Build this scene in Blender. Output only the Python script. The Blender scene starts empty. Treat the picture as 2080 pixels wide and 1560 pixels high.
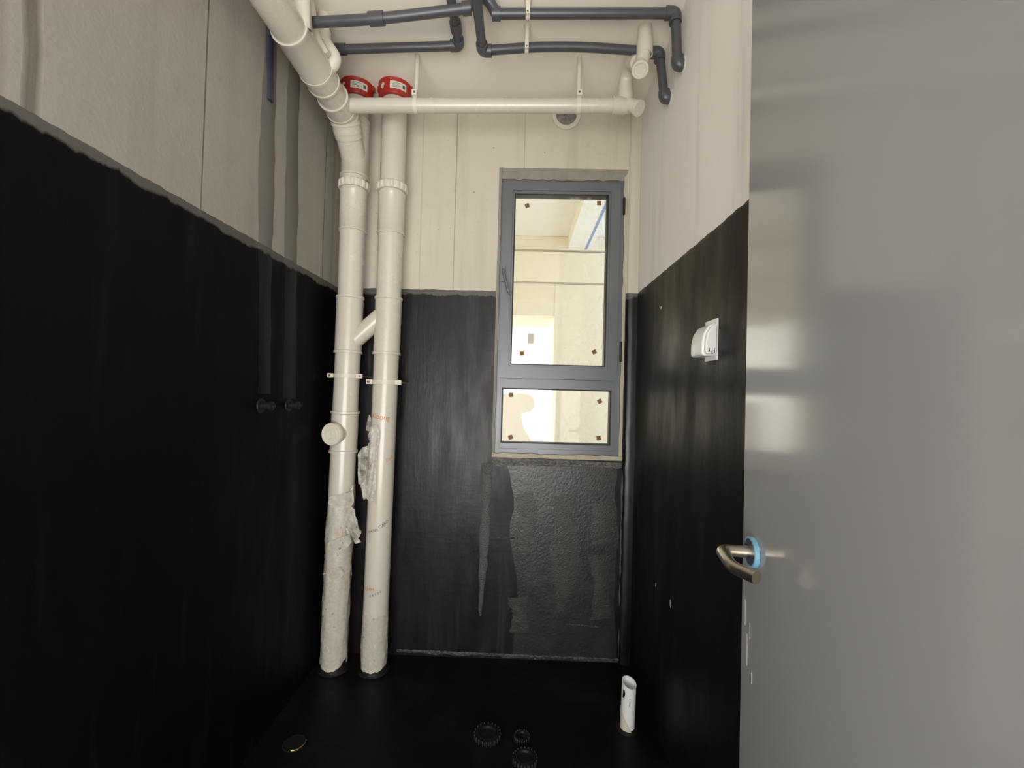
import bpy, bmesh, math, random
from mathutils import Vector, Matrix, noise

# ------------------------------------------------------------------ camera, world, lights
scene = bpy.context.scene
COL = scene.collection
HC = 1.254                     # camera height above the floor
F, CX, CY = 900.0, 1040.0, 780.0
yc = Vector((18.0, -16.0, 900.0)).normalized()          # room depth axis in camera axes (right, up, forward)
zc = Vector((0.026, 1.0, 0.0)); zc = (zc - yc * zc.dot(yc)).normalized()
xc = zc.cross(yc).normalized()
if xc.x < 0: xc = -xc
CAMP = Vector((0, 0, HC))
right = Vector((xc.x, yc.x, zc.x)); up = Vector((xc.y, yc.y, zc.y)); fwd = Vector((xc.z, yc.z, zc.z))
cd = bpy.data.cameras.new('camera'); cam = bpy.data.objects.new('camera', cd); COL.objects.link(cam)
cd.sensor_width = 36.0; cd.lens = F / 2080.0 * 36.0; cd.clip_start = 0.01; cd.clip_end = 200
M = Matrix((right, up, -fwd)).transposed().to_4x4(); M.translation = CAMP
cam.matrix_world = M
scene.camera = cam

def ray(px, py):
    c = Vector(((px - CX) / F, -(py - CY) / F, 1.0))
    return Vector((c.dot(xc), c.dot(yc), c.dot(zc)))
def pY(px, py, y): d = ray(px, py); return CAMP + d * (y / d.y)
def pX(px, py, x): d = ray(px, py); return CAMP + d * (x / d.x)
def pZ(px, py, z): d = ray(px, py); return CAMP + d * ((z - HC) / d.z)

scene.view_settings.view_transform = 'Standard'
scene.view_settings.look = 'None'
scene.view_settings.gamma = 1.0
scene.view_settings.use_curve_mapping = False
scene.view_settings.exposure = 0.35

world = bpy.data.worlds.new('daylight'); scene.world = world
world.use_nodes = True
bg = world.node_tree.nodes['Background']
bg.inputs[0].default_value = (0.88, 0.94, 1.0, 1); bg.inputs[1].default_value = 1.6

def area(name, loc, target, sx, sy, power, color):
    l = bpy.data.lights.new(name, 'AREA'); l.shape = 'RECTANGLE'; l.size = sx; l.size_y = sy
    l.energy = power; l.color = color
    o = bpy.data.objects.new(name, l); COL.objects.link(o); o.location = loc
    o.rotation_euler = (Vector(target) - Vector(loc)).to_track_quat('-Z', 'Y').to_euler()
    return o
area('hall_window_daylight', (-0.05, -1.35, 0.88), (-0.05, 0.6, 2.3), 2.3, 1.7, 80, (1.0, 0.965, 0.91))
area('outer_balcony_daylight', (2.55, 3.3, 1.4), (0.0, 3.6, 1.2), 1.4, 2.2, 22, (0.56, 0.73, 1.0))
area('outer_corridor_daylight', (-1.8, 3.2, 1.5), (0.3, 3.8, 1.3), 1.2, 1.8, 21, (1.0, 0.77, 0.44))
area('farther_window_daylight', (.45, 7.5, 1.5), (.2, 4, 1.4), 1.2, 1.0, 30, (0.95, 0.97, 1.0))
area('farther_room_fill', (-1.9, 6.3, 1.5), (0.2, 7.0, 1.5), 1.4, 1.8, 75, (1.0, 0.97, 0.92))  # unseen fill lamp, added to brighten the farther room's walls

# ------------------------------------------------------------------ helpers
random.seed(4)
def R(d): return math.radians(d)

def finish(name, verts, faces, mat, parent=None, smooth=40):
    me = bpy.data.meshes.new(name); me.from_pydata([tuple(v) for v in verts], [], faces); me.update()
    bm = bmesh.new(); bm.from_mesh(me); bmesh.ops.recalc_face_normals(bm, faces=bm.faces); bm.to_mesh(me); bm.free()
    if smooth:
        for p in me.polygons: p.use_smooth = True
        me.set_sharp_from_angle(angle=R(smooth))
    me.materials.append(mat)
    o = bpy.data.objects.new(name, me); COL.objects.link(o)
    if parent is not None: o.parent = parent
    return o

def frames(path):
    T = []
    n = len(path)
    for i in range(n):
        a = path[max(0, i - 1)]; b = path[min(n - 1, i + 1)]
        d = b - a
        if d.length < 1e-7: d = T[-1] if T else Vector((0, 0, 1))
        T.append(d.normalized())
    ref = Vector((0, 0, 1)) if abs(T[0].z) < 0.9 else Vector((0, 1, 0))
    u = (ref - T[0] * ref.dot(T[0])).normalized(); out = []
    for t in T:
        u = (u - t * u.dot(t)).normalized(); out.append((u, t.cross(u)))
    return out

class Mesh:
    def __init__(s): s.v = []; s.f = []
    def add(s, v, f):
        n = len(s.v); s.v += [Vector(p) for p in v]; s.f += [tuple(i + n for i in q) for q in f]; return s
    def box(s, a, b):
        x0, x1 = sorted((a[0], b[0])); y0, y1 = sorted((a[1], b[1])); z0, z1 = sorted((a[2], b[2]))
        v = [(x, y, z) for z in (z0, z1) for y in (y0, y1) for x in (x0, x1)]
        return s.add(v, [(0, 2, 3, 1), (4, 5, 7, 6), (0, 1, 5, 4), (2, 6, 7, 3), (0, 4, 6, 2), (1, 3, 7, 5)])
    def tube(s, path, r, seg=24, cap=True, hollow=0.0):
        path = [Vector(p) for p in path]
        rs = r if isinstance(r, (list, tuple)) else [r] * len(path)
        fr = frames(path); v = []; f = []
        def rings(rr):
            base = len(v)
            for p, (u, w), q in zip(path, fr, rr):
                for k in range(seg):
                    a = 2 * math.pi * k / seg; v.append(p + u * (q * math.cos(a)) + w * (q * math.sin(a)))
            for i in range(len(path) - 1):
                for k in range(seg):
                    a = base + i * seg + k; b = base + i * seg + (k + 1) % seg
                    f.append((a, b, b + seg, a + seg))
            return base
        o = rings(rs); e = o + (len(path) - 1) * seg
        if hollow:
            i_ = rings([max(q - hollow, 0.001) for q in rs]); ie = i_ + (len(path) - 1) * seg
            for k in range(seg):
                k2 = (k + 1) % seg
                f.append((o + k, o + k2, i_ + k2, i_ + k)); f.append((e + k, e + k2, ie + k2, ie + k))
        elif cap:
            f.append(tuple(o + k for k in range(seg))); f.append(tuple(e + k for k in range(seg)))
        return s.add(v, f)
    def lathe(s, p, axis, prof, seg=32, closed=True):
        """profile of (distance along axis, radius)"""
        axis = Vector(axis).normalized(); p = Vector(p)
        ref = Vector((0, 0, 1)) if abs(axis.z) < 0.9 else Vector((0, 1, 0))
        u = (ref - axis * ref.dot(axis)).normalized(); w = axis.cross(u); v = []; f = []
        for d, r in prof:
            for k in range(seg):
                a = 2 * math.pi * k / seg; v.append(p + axis * d + u * (r * math.cos(a)) + w * (r * math.sin(a)))
        n = len(prof)
        for i in range(n if closed else n - 1):
            for k in range(seg):
                a = i * seg + k; b = i * seg + (k + 1) % seg; j = ((i + 1) % n) * seg
                f.append((a, b, j + (k + 1) % seg, j + k))
        if not closed:
            f.append(tuple(range(seg))); f.append(tuple((n - 1) * seg + k for k in range(seg)))
        return s.add(v, f)
    def prism(s, poly, off):
        """flat outline (list of points) pushed along off"""
        off = Vector(off); n = len(poly); v = [Vector(p) for p in poly] + [Vector(p) + off for p in poly]
        f = [tuple(range(n)), tuple(range(n, 2 * n))] + [(i, (i + 1) % n, n + (i + 1) % n, n + i) for i in range(n)]
        return s.add(v, f)
    def build(s, name, mat, parent=None, smooth=40): return finish(name, s.v, s.f, mat, parent, smooth)

def fillet(pts, r, n=8):
    pts = [Vector(p) for p in pts]; out = [pts[0]]
    for a, b, c in zip(pts, pts[1:], pts[2:]):
        d1 = (a - b); d2 = (c - b); l = min(r, d1.length * .49, d2.length * .49)
        p = b + d1.normalized() * l; q = b + d2.normalized() * l
        for i in range(n + 1):
            t = i / n; out.append(p * (1 - t) ** 2 + b * 2 * t * (1 - t) + q * t * t)
    out.append(pts[-1]); return out

def spline(pts, n=6):
    pts = [Vector(p) for p in pts]; P = [pts[0] * 2 - pts[1]] + pts + [pts[-1] * 2 - pts[-2]]; out = []
    for i in range(1, len(P) - 2):
        for k in range(n):
            t = k / n; a, b, c, d = P[i - 1:i + 3]
            out.append(.5 * ((2 * b) + (c - a) * t + (2 * a - 5 * b + 4 * c - d) * t * t + (3 * b - a - 3 * c + d) * t ** 3))
    out.append(pts[-1]); return out

def thing(name, label, cat, loc, group=None):
    o = bpy.data.objects.new(name, None); COL.objects.link(o); o.empty_display_size = .05
    o['label'] = label; o['category'] = cat
    if group: o['group'] = group
    o['_base'] = list(loc)
    return o
def tag(o, label, cat, group=None):
    o['label'] = label; o['category'] = cat
    if group: o['group'] = group
    return o
def struct(o, label=None):
    o['kind'] = 'structure'
    if label: o['label'] = label
    return o
def settle():
    """move every thing's Empty to its base; its parts keep their place"""
    for o in list(COL.objects):
        if '_base' in o.keys():
            b = Vector(o['_base']); o.location = b; del o['_base']
            for c in o.children: c.location = c.location - b

# ------------------------------------------------------------------ materials
def newmat(name):
    m = bpy.data.materials.new(name); m.use_nodes = True
    nt = m.node_tree; return m, nt, nt.nodes['Principled BSDF']
class N:
    """small node-graph writer"""
    def __init__(s, nt): s.nt = nt
    def node(s, t, **k):
        n = s.nt.nodes.new(t)
        for a, b in k.items(): setattr(n, a, b)
        return n
    def put(s, sock, val):
        if hasattr(val, 'is_output'): s.nt.links.new(val, sock)
        else: sock.default_value = val
    def math(s, op, a, b=0.0, c=0.0, clamp=False):
        n = s.node('ShaderNodeMath', operation=op, use_clamp=clamp)
        s.put(n.inputs[0], a); s.put(n.inputs[1], b); s.put(n.inputs[2], c); return n.outputs[0]
    def obj(s): return s.node('ShaderNodeTexCoord').outputs['Object']
    def scaled(s, v, sc):
        n = s.node('ShaderNodeMapping'); s.put(n.inputs[0], v); n.inputs['Scale'].default_value = sc; return n.outputs[0]
    def noise(s, v, scale, detail=4.0, rough=.55, dist=0.0):
        n = s.node('ShaderNodeTexNoise'); s.put(n.inputs['Vector'], v)
        n.inputs['Scale'].default_value = scale; n.inputs['Detail'].default_value = detail
        n.inputs['Roughness'].default_value = rough; n.inputs['Distortion'].default_value = dist
        return n.outputs['Fac']
    def ramp(s, fac, a, b, lo=0.0, hi=1.0):
        n = s.node('ShaderNodeMapRange'); n.clamp = True
        s.put(n.inputs[0], fac); n.inputs[1].default_value = a; n.inputs[2].default_value = b
        n.inputs[3].default_value = lo; n.inputs[4].default_value = hi; return n.outputs[0]
    def mix(s, fac, a, b):
        n = s.node('ShaderNodeMix', data_type='RGBA')
        s.put(n.inputs['Factor'], fac)
        s.put(n.inputs['A'], a if hasattr(a, 'is_output') else (*a, 1)); s.put(n.inputs['B'], b if hasattr(b, 'is_output') else (*b, 1))
        return n.outputs['Result']
    def mixf(s, fac, a, b):
        n = s.node('ShaderNodeMix', data_type='FLOAT')
        s.put(n.inputs['Factor'], fac); s.put(n.inputs['A'], a); s.put(n.inputs['B'], b); return n.outputs['Result']
    def bump(s, h, strength=.3, dist=.01):
        n = s.node('ShaderNodeBump'); n.inputs['Strength'].default_value = strength
        n.inputs['Distance'].default_value = dist; s.put(n.inputs['Height'], h); return n.outputs[0]

def simple(name, col, rough=.5, metal=0.0, var=.06, nscale=12, bumps=0.0, spec=.5, coat=0.0):
    m, nt, b = newmat(name); g = N(nt); v = g.obj()
    n = g.noise(v, nscale, 5)
    f = g.ramp(n, .15, .85)
    g.put(b.inputs['Base Color'], g.mix(f, tuple(c * (1 - var) for c in col), tuple(min(1, c * (1 + var)) for c in col)))
    g.put(b.inputs['Roughness'], g.ramp(n, .1, .9, max(.02, rough - .06), min(1, rough + .06)))
    b.inputs['Metallic'].default_value = metal; b.inputs['Specular IOR Level'].default_value = spec
    b.inputs['Coat Weight'].default_value = coat
    if bumps: g.put(b.inputs['Normal'], g.bump(g.noise(v, nscale * 6, 4), bumps, .004))
    return m

PAINT_Z = HC + .477
def wall_mat(name, axis, conc, conc2, seams=(), edge=PAINT_Z, band=.024, black=(.0065, .0063, .0072), grey=(.10, .095, .085),
             rough_black=.33, streak=.5, stain=.5, smoothwall=False, blocks=False, spec=.4, rlift=0.0):
    """bare concrete or putty above, black waterproof membrane below an uneven brushed edge"""
    m, nt, b = newmat(name); g = N(nt); v = g.obj()
    sp = g.node('ShaderNodeSeparateXYZ'); g.put(sp.inputs[0], v)
    a = sp.outputs[axis]; z = sp.outputs[2]
    n1 = g.noise(v, 1.7, 6, .6); n2 = g.noise(v, 14, 6, .65); n3 = g.noise(v, 90, 4, .6)
    c = g.mix(g.ramp(n1, .32, .68), conc, conc2)
    vs = g.scaled(v, (7, 7, .55))
    vst = g.noise(vs, 1.6, 5, .6)
    c = g.mix(g.math('MULTIPLY', g.ramp(vst, .52, .75), stain), c, tuple(k * .62 for k in conc))
    c = g.mix(g.math('MULTIPLY', g.ramp(n2, .60, .72), .22 if not smoothwall else .05), c, tuple(k * .55 for k in conc))
    pit = g.noise(v, 34, 2, .5)
    c = g.mix(g.ramp(pit, .76, .80, 0, .55 if not smoothwall else 0), c, (.08, .075, .065))
    h = g.math('ADD', g.math('MULTIPLY', n2, .5), g.math('MULTIPLY', n3, .25))
    wob = g.math('MULTIPLY', g.math('SUBTRACT', g.noise(v, 3, 3), .5), .03)
    aw = g.math('ADD', a, wob)
    for pos, wid, stg in seams:
        d = g.math('ABSOLUTE', g.math('SUBTRACT', aw if wid > .008 else a, pos))
        k = g.math('MULTIPLY', g.ramp(d, wid * .35, wid, 1, 0), g.math('MULTIPLY', g.ramp(vst, .25, .6, .45, 1), stg))
        c = g.mix(k, c, (.075, .06, .045)); h = g.math('SUBTRACT', h, g.math('MULTIPLY', k, .8))
    # membrane
    e1 = g.math('ADD', z, g.math('MULTIPLY', g.math('SUBTRACT', g.noise(v, 24, 3), .5), .012))
    top = g.math('LESS_THAN', e1, edge)
    vsz = g.node('ShaderNodeCombineXYZ'); g.put(vsz.inputs[axis], a)
    patch = g.noise(g.scaled(v, (5, 5, 1.2)), 2.2, 4, .6)
    e2 = g.math('ADD', z, g.math('ADD', g.math('MULTIPLY', g.math('SUBTRACT', patch, .5), band * 2.2), g.math('MULTIPLY', g.math('SUBTRACT', g.noise(v, 30, 3), .5), .016)))
    full = g.ramp(e2, edge - band + .004, edge - band - .004, 0, 1)
    bs = g.noise(g.scaled(v, (9, 9, .8)), 2.0, 6, .65)
    bl = g.mix(g.math('MULTIPLY', g.ramp(bs, .55, .78), streak), black, (.045, .044, .042))
    bl = g.mix(full, grey, bl)
    col = g.mix(top, c, bl)
    g.put(b.inputs['Base Color'], col)
    rb = g.ramp(g.noise(g.scaled(v, (4, 4, 1.0)), 2.4, 5, .6), .3, .7, rough_black - .10, rough_black + .16)
    g.put(b.inputs['Roughness'], g.mixf(top, .82, rb))
    g.put(b.inputs['Specular IOR Level'], g.mixf(top, .3, spec))
    brush = g.noise(g.scaled(v, (26, 26, 3)), 3, 4, .6)
    hb = g.math('ADD', g.math('MULTIPLY', brush, .25), g.math('MULTIPLY', n2, .5))
    if blocks:
        hb = g.math('ADD', hb, g.math('MULTIPLY', g.noise(g.scaled(v, (3, 3, 40)), 1.2, 3), .16))
    g.put(b.inputs['Normal'], g.bump(g.mixf(top, h, hb), .35 if not smoothwall else .22, .006))
    return m

CONC = (.42, .37, .28); CONC2 = (.36, .32, .25)
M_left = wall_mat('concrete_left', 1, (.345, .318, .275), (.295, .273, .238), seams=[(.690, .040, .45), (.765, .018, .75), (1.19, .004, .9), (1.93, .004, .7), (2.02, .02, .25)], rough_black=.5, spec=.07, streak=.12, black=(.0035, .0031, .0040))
M_chase = wall_mat('chase_mortar', 1, (.185, .172, .150), (.135, .128, .118), seams=[], rough_black=.46, spec=.14, streak=.3, stain=.8)
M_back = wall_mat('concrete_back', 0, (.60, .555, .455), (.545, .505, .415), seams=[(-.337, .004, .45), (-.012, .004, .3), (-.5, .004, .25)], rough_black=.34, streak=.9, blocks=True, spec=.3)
M_right = wall_mat('putty_right', 1, (.86, .83, .78), (.82, .79, .745), seams=[], smoothwall=True, rough_black=.40, band=.008, grey=(.03, .03, .03), spec=.16, streak=.2)
M_strip = wall_mat('plaster_strip', 0, (.60, .55, .46), (.55, .50, .42), seams=[], smoothwall=True, rough_black=.3, band=.02, streak=1.0)
M_ceil = simple('ceiling_putty', (.86, .81, .715), .8, var=.05, nscale=2.5, bumps=.08)
M_hall = simple('hall_plaster', (.80, .78, .74), .85, var=.03, nscale=2, bumps=.05)
M_hfloor = simple('hall_floor_screed', (.72, .70, .66), .8, var=.06, nscale=3, bumps=.1)
M_outer = simple('outer_plaster', (.82, .755, .615), .85, var=.03, nscale=2, bumps=.06)
M_outer2 = simple('outer_plaster_white', (.86, .85, .82), .85, var=.02, nscale=2)
M_white = simple('upvc_white', (.58, .54, .46), .26, var=.012, nscale=7, coat=.15)
M_white2 = simple('upvc_matt_white', (.66, .62, .53), .38, var=.04, nscale=9)
M_grey = simple('grey_water_pipe', (.062, .067, .075), .34, var=.12, nscale=20)
M_blue = simple('navy_pipe', (.022, .026, .045), .4, var=.1)
M_red = simple('red_collar', (.36, .022, .014), .42, var=.12, nscale=30)
M_sticker = simple('paper_sticker', (.62, .60, .52), .6, var=.05, nscale=60)
M_ink = simple('grey_ink', (.09, .09, .085), .6)
M_orange = simple('orange_print', (.62, .17, .035), .5, var=.25, nscale=160)
M_alu = simple('window_aluminium_grey', (.145, .156, .166), .36, var=.05, nscale=6, metal=.2)
M_gasket = simple('black_rubber', (.012, .012, .012), .6)
M_card = simple('brown_pad', (.22, .12, .05), .8, var=.15, nscale=80)
M_mortar = simple('grey_mortar', (.26, .25, .21), .9, var=.2, nscale=16, bumps=.5)
M_mortar_l = simple('pale_mortar', (.46, .42, .33), .9, var=.15, nscale=16, bumps=.4)
M_blackcoat = simple('black_membrane', (.010, .010, .010), .45, var=.3, nscale=20, bumps=.5, spec=.2)
M_greycoat = simple('thin_membrane_crust', (.055, .054, .052), .38, var=.4, nscale=30, bumps=.8)
M_patch = simple('brushed_membrane_patch', (.036, .034, .031), .36, var=.3, nscale=26, bumps=.45, spec=.42)
M_lighter = simple('lighter_membrane', (.023, .022, .0205), .34, var=.4, nscale=14, bumps=.4, spec=.5)
M_crust = simple('crumbled_mortar', (.17, .165, .15), .5, var=.6, nscale=60, bumps=.8)
M_door = simple('door_grey_lacquer', (.285, .285, .29), .13, var=.02, nscale=2, spec=.75)
M_steel = simple('brushed_steel', (.56, .51, .42), .3, metal=1.0, var=.08, nscale=40)
M_film_b = simple('blue_protective_film', (.20, .42, .58), .25, var=.3, nscale=60)
M_rosette = simple('dark_rosette', (.05, .06, .09), .25, var=.2)
M_hood = simple('white_abs', (.80, .80, .80), .3, var=.02)
M_foil = simple('duct_foil', (.30, .29, .26), .35, metal=.6, var=.4, nscale=50, bumps=1.0)
M_brass = simple('brass_rim', (.35, .26, .10), .35, metal=.8)
M_board = simple('pale_board', (.60, .53, .40), .8, var=.03)
M_chip = simple('white_chip', (.7, .68, .64), .7)

def floor_mat():
    m, nt, b = newmat('black_floor_membrane'); g = N(nt); v = g.obj()
    n = g.noise(v, 3.0, 6, .6); n2 = g.noise(v, 22, 5, .6)
    g.put(b.inputs['Base Color'], g.mix(g.ramp(n, .5, .75), (.0045, .0045, .0048), (.014, .013, .012)))
    g.put(b.inputs['Roughness'], g.ramp(n, .3, .7, .38, .6))
    b.inputs['Specular IOR Level'].default_value = .12
    g.put(b.inputs['Normal'], g.bump(g.math('ADD', n2, g.math('MULTIPLY', n, 2)), .4, .006)); return m
M_floor = floor_mat()

def film_mat():
    m, nt, b = newmat('torn_clear_film'); g = N(nt); v = g.obj()
    n = g.noise(v, 22, 5, .65); sp = g.noise(v, 55, 3, .5)
    dirt = g.ramp(sp, .70, .72)
    g.put(b.inputs['Base Color'], g.mix(dirt, (.68, .64, .56), (.02, .02, .02)))
    b.inputs['Roughness'].default_value = .22
    g.put(b.inputs['Alpha'], g.math('MAXIMUM', g.ramp(n, .3, .7, .15, .75), dirt))
    g.put(b.inputs['Normal'], g.bump(n, .6, .006)); return m
M_film = film_mat()

def glass_mat():
    m, nt, b = newmat('window_glass'); g = N(nt)
    b.inputs['Base Color'].default_value = (1, 1, 1, 1)
    out = nt.nodes['Material Output']
    tr = g.node('ShaderNodeBsdfTransparent'); tr.inputs[0].default_value = (.94, .96, .95, 1)
    gl = g.node('ShaderNodeBsdfGlossy'); gl.inputs['Roughness'].default_value = .03
    df = g.node('ShaderNodeBsdfTranslucent'); df.inputs[0].default_value = (.93, .95, 1.0, 1)
    fr = g.node('ShaderNodeFresnel'); fr.inputs[0].default_value = 1.45
    ms = g.node('ShaderNodeMixShader'); g.put(ms.inputs[0], g.math('MULTIPLY', fr.outputs[0], .8)); nt.links.new(tr.outputs[0], ms.inputs[1]); nt.links.new(gl.outputs[0], ms.inputs[2])
    v = g.obj(); sm = g.noise(g.scaled(v, (6, 6, 4)), 2.3, 6, .7, .6)
    sx = g.node('ShaderNodeSeparateXYZ'); g.put(sx.inputs[0], v)
    k = g.math('MULTIPLY', g.ramp(sm, .50, .75, 0, .35), g.ramp(sx.outputs[0], .12, .34, .12, 1))
    m2 = g.node('ShaderNodeMixShader'); g.put(m2.inputs[0], k); nt.links.new(ms.outputs[0], m2.inputs[1]); nt.links.new(df.outputs[0], m2.inputs[2])
    nt.links.new(m2.outputs[0], out.inputs['Surface']); return m
M_glass = glass_mat()

# ------------------------------------------------------------------ room shell
XL, XR, YB, ZC = -.89, .537, 2.1, HC + 1.372
Y0 = .12
W = .12
struct(Mesh().box((XL - W, Y0 - .1, -.12), (XR + W, YB + .2, 0)).build('floor', M_floor, smooth=0), 'black waterproofed floor of the small room')
struct(Mesh().box((XL - W, Y0 - .1, ZC), (XR + W, YB + .2, ZC + .12)).build('ceiling', M_ceil, smooth=0), 'pale plastered ceiling slab')
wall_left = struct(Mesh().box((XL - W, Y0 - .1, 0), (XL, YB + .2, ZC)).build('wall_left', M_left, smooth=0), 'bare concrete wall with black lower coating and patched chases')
wall_right = struct(Mesh().box((XR, Y0 - .1, 0), (XR + W, YB + .2, ZC)).build('wall_right', M_right, smooth=0), 'pale puttied wall with black lower coating')
# window opening
WX0, WX1 = -.130, .484; WZ0, WZ1 = HC - .312, HC + 1.070
mb = Mesh()
mb.box((XL, YB, 0), (WX0, YB + .2, ZC)); mb.box((WX1, YB, 0), (XR, YB + .2, ZC))
mb.box((WX0, YB, 0), (WX1, YB + .2, WZ0)); mb.box((WX0, YB, WZ1), (WX1, YB + .2, ZC))
wall_back = struct(mb.build('wall_back', M_back, smooth=0), 'concrete wall around the window with black lower coating')
# wall with the doorway the camera stands in
mb = Mesh(); DX0, DX1, DZ = -.85, .335, 2.60
mb.box((XL, Y0 - .1, 0), (DX0, Y0, ZC)); mb.box((DX1, Y0 - .1, 0), (XR, Y0, ZC)); mb.box((DX0, Y0 - .1, DZ), (DX1, Y0, ZC))
struct(mb.build('wall_front', M_right, smooth=0), 'doorway wall')

def wavy_strip(name, pts_l, pts_r, thick, normal, mat, parent, n=5, jit=.004, seed=0):
    """a raised patch with uneven edges: left and right edge polylines resampled and jittered"""
    L = spline(pts_l, n); Rr = spline(pts_r, n); m = len(L); nv = Vector(normal)
    rnd = random.Random(seed); v = []; f = []
    cols = 5
    for i in range(m):
        a = L[i].lerp(Rr[i], rnd.uniform(-1, 1) * jit / max(.001, (Rr[i] - L[i]).length)); b = Rr[i].lerp(L[i], rnd.uniform(-1, 1) * jit / max(.001, (Rr[i] - L[i]).length))
        for k in range(cols):
            t = k / (cols - 1); hgt = thick * (0.15 if k in (0, cols - 1) else rnd.uniform(.7, 1.2))
            v.append(a.lerp(b, t) + nv * hgt)
    for i in range(m - 1):
        for k in range(cols - 1):
            a = i * cols + k; f.append((a, a + 1, a + 1 + cols, a + cols))
    return finish(name, v, f, mat, parent, 60)

def lw(px, py): return pX(px, py, XL)
wavy_strip('chase_patch', [lw(540, 40), lw(532, 200), lw(526, 300), lw(524, 420), lw(524, 510), lw(526, 640), lw(524, 800)],
           [lw(563, 70), lw(560, 200), lw(558, 300), lw(556, 420), lw(552, 510), lw(550, 640), lw(548, 800)], .004, (1, 0, 0), M_chase, wall_left, seed=1)
wavy_strip('chase_patch', [lw(588, 90), lw(583, 200), lw(581, 300), lw(578, 420), lw(578, 530), lw(577, 640), lw(574, 810)],
           [lw(613, 110), lw(608, 200), lw(606, 300), lw(606, 420), lw(602, 530), lw(602, 640), lw(600, 810)], .004, (1, 0, 0), M_chase, wall_left, seed=2)

# plaster strip that fills the corner between window and right wall
def corner_strip():
    x0 = .487; v = []; f = []; n = 60; prof = [(x0, 0), (x0 + .002, .008), (x0 + .010, .014), (x0 + .032, .016), (XR, .016)]
    rnd = random.Random(3)
    for i in range(n + 1):
        z = .0 + (HC + 1.335) * i / n; j = rnd.uniform(-.002, .002)
        for x, d in prof: v.append((x + (j if x < XR else 0), YB - d + (j * .4 if d else 0), z))
    c = len(prof)
    for i in range(n):
        for k in range(c - 1):
            a = i * c + k; f.append((a, a + 1, a + 1 + c, a + c))
    f.append(tuple(n * c + k for k in range(c)))
    return finish('trim_1', v, f, M_strip, None, 50)
struct(corner_strip(), 'plaster strip in the corner beside the window, black below')

# raised mortar relief under the window (children of the back wall)
def bw(px, py, d=0.0): return pY(px, py, YB - d)
wavy_strip('mortar_ridge', [bw(976, 942), bw(977, 1010), bw(974, 1100), bw(973, 1180), bw(972, 1250)],
           [bw(1001, 940), bw(996, 1010), bw(993, 1100), bw(986, 1180), bw(978, 1250)], .005, (0, -1, 0), M_greycoat, wall_back, seed=5)
wavy_strip('mortar_ridge', [bw(1262, 960), bw(1260, 1060), bw(1258, 1180), bw(1256, 1330)],
           [bw(1277, 960), bw(1276, 1060), bw(1275, 1180), bw(1273, 1330)], .006, (0, -1, 0), M_greycoat, wall_back, seed=6)
def crust(name, a, b, height, depth, mat, parent, seed, nx=70, nz=7, amp=.006):
    """lumpy band of spilled mortar along a line on the back wall"""
    a = Vector(a); b = Vector(b); v = []; f = []
    for i in range(nx + 1):
        t = i / nx; p = a.lerp(b, t)
        hh = height * (.55 + .9 * abs(noise.noise((t * 9, seed, 0))))
        for k in range(nz + 1):
            s = k / nz; q = p + Vector((0, 0, -hh * s))
            d = depth * math.sin(math.pi * min(.98, s + .12)) * (.5 + noise.noise((q.x * 60, seed * 3.1, q.z * 60)) ** 2 * 2) + amp * noise.noise((q.x * 110, seed, q.z * 110))
            v.append((q.x, q.y - max(.0008, d), q.z))
    for i in range(nx):
        for k in range(nz):
            x = i * (nz + 1) + k; f.append((x, x + 1, x + nz + 2, x + nz + 1))
    return finish(name, v, f, mat, parent, 0)
crust('sill_crust', bw(1000, 928), bw(1262, 940), .042, .014, M_crust, wall_back, 1, amp=.010)
crust('floor_edge_crust', bw(806, 1318), bw(1270, 1338), .022, .006, M_greycoat, wall_back, 2, nx=110)
crust('brush_ridge', bw(1010, 1090), bw(1052, 1092), .010, .004, M_greycoat, wall_back, 3, nx=16, nz=4)
crust('brush_ridge', bw(1115, 1186), bw(1222, 1192), .006, .003, M_greycoat, wall_back, 4, nx=40, nz=3)
crust('brush_ridge', bw(1150, 1266), bw(1216, 1272), .010, .004, M_greycoat, wall_back, 5, nx=24, nz=4)
wavy_strip('lighter_coat', [bw(*q) for q in ((1030, 945), (1044, 1010), (1036, 1090), (1050, 1180), (1042, 1336))], [bw(*q) for q in ((1254, 950), (1250, 1010), (1256, 1090), (1248, 1180), (1252, 1346))], .0012, (0, -1, 0), M_lighter, wall_back, seed=40, n=3, jit=.005)  # broad patch under the window, coloured lighter than the coating around it
for k_, (L_, R_) in enumerate((
        ([(1046, 1004), (1052, 1050), (1047, 1100), (1060, 1130)], [(1088, 1000), (1096, 1050), (1090, 1100), (1075, 1130)]),
        ([(1112, 1010), (1122, 1060), (1108, 1120), (1118, 1190), (1130, 1240)], [(1180, 1000), (1172, 1060), (1190, 1120), (1178, 1190), (1150, 1240)]),
        ([(1192, 1022), (1196, 1050), (1190, 1080), (1200, 1106)], [(1248, 1024), (1252, 1050), (1246, 1080), (1236, 1106)]),
        ([(1165, 945), (1180, 970), (1172, 1000)], [(1240, 950), (1248, 970), (1230, 1002)]),
        ([(1030, 1215), (1040, 1245), (1034, 1285)], [(1075, 1210), (1068, 1245), (1078, 1285)]),
        ([(1190, 1130), (1205, 1190), (1196, 1260)], [(1240, 1125), (1236, 1190), (1244, 1255)]))):
    wavy_strip('trowel_patch', [bw(*q) for q in L_], [bw(*q) for q in R_], .0022, (0, -1, 0), M_patch, wall_back, seed=20 + k_, n=8, jit=.008)

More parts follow.
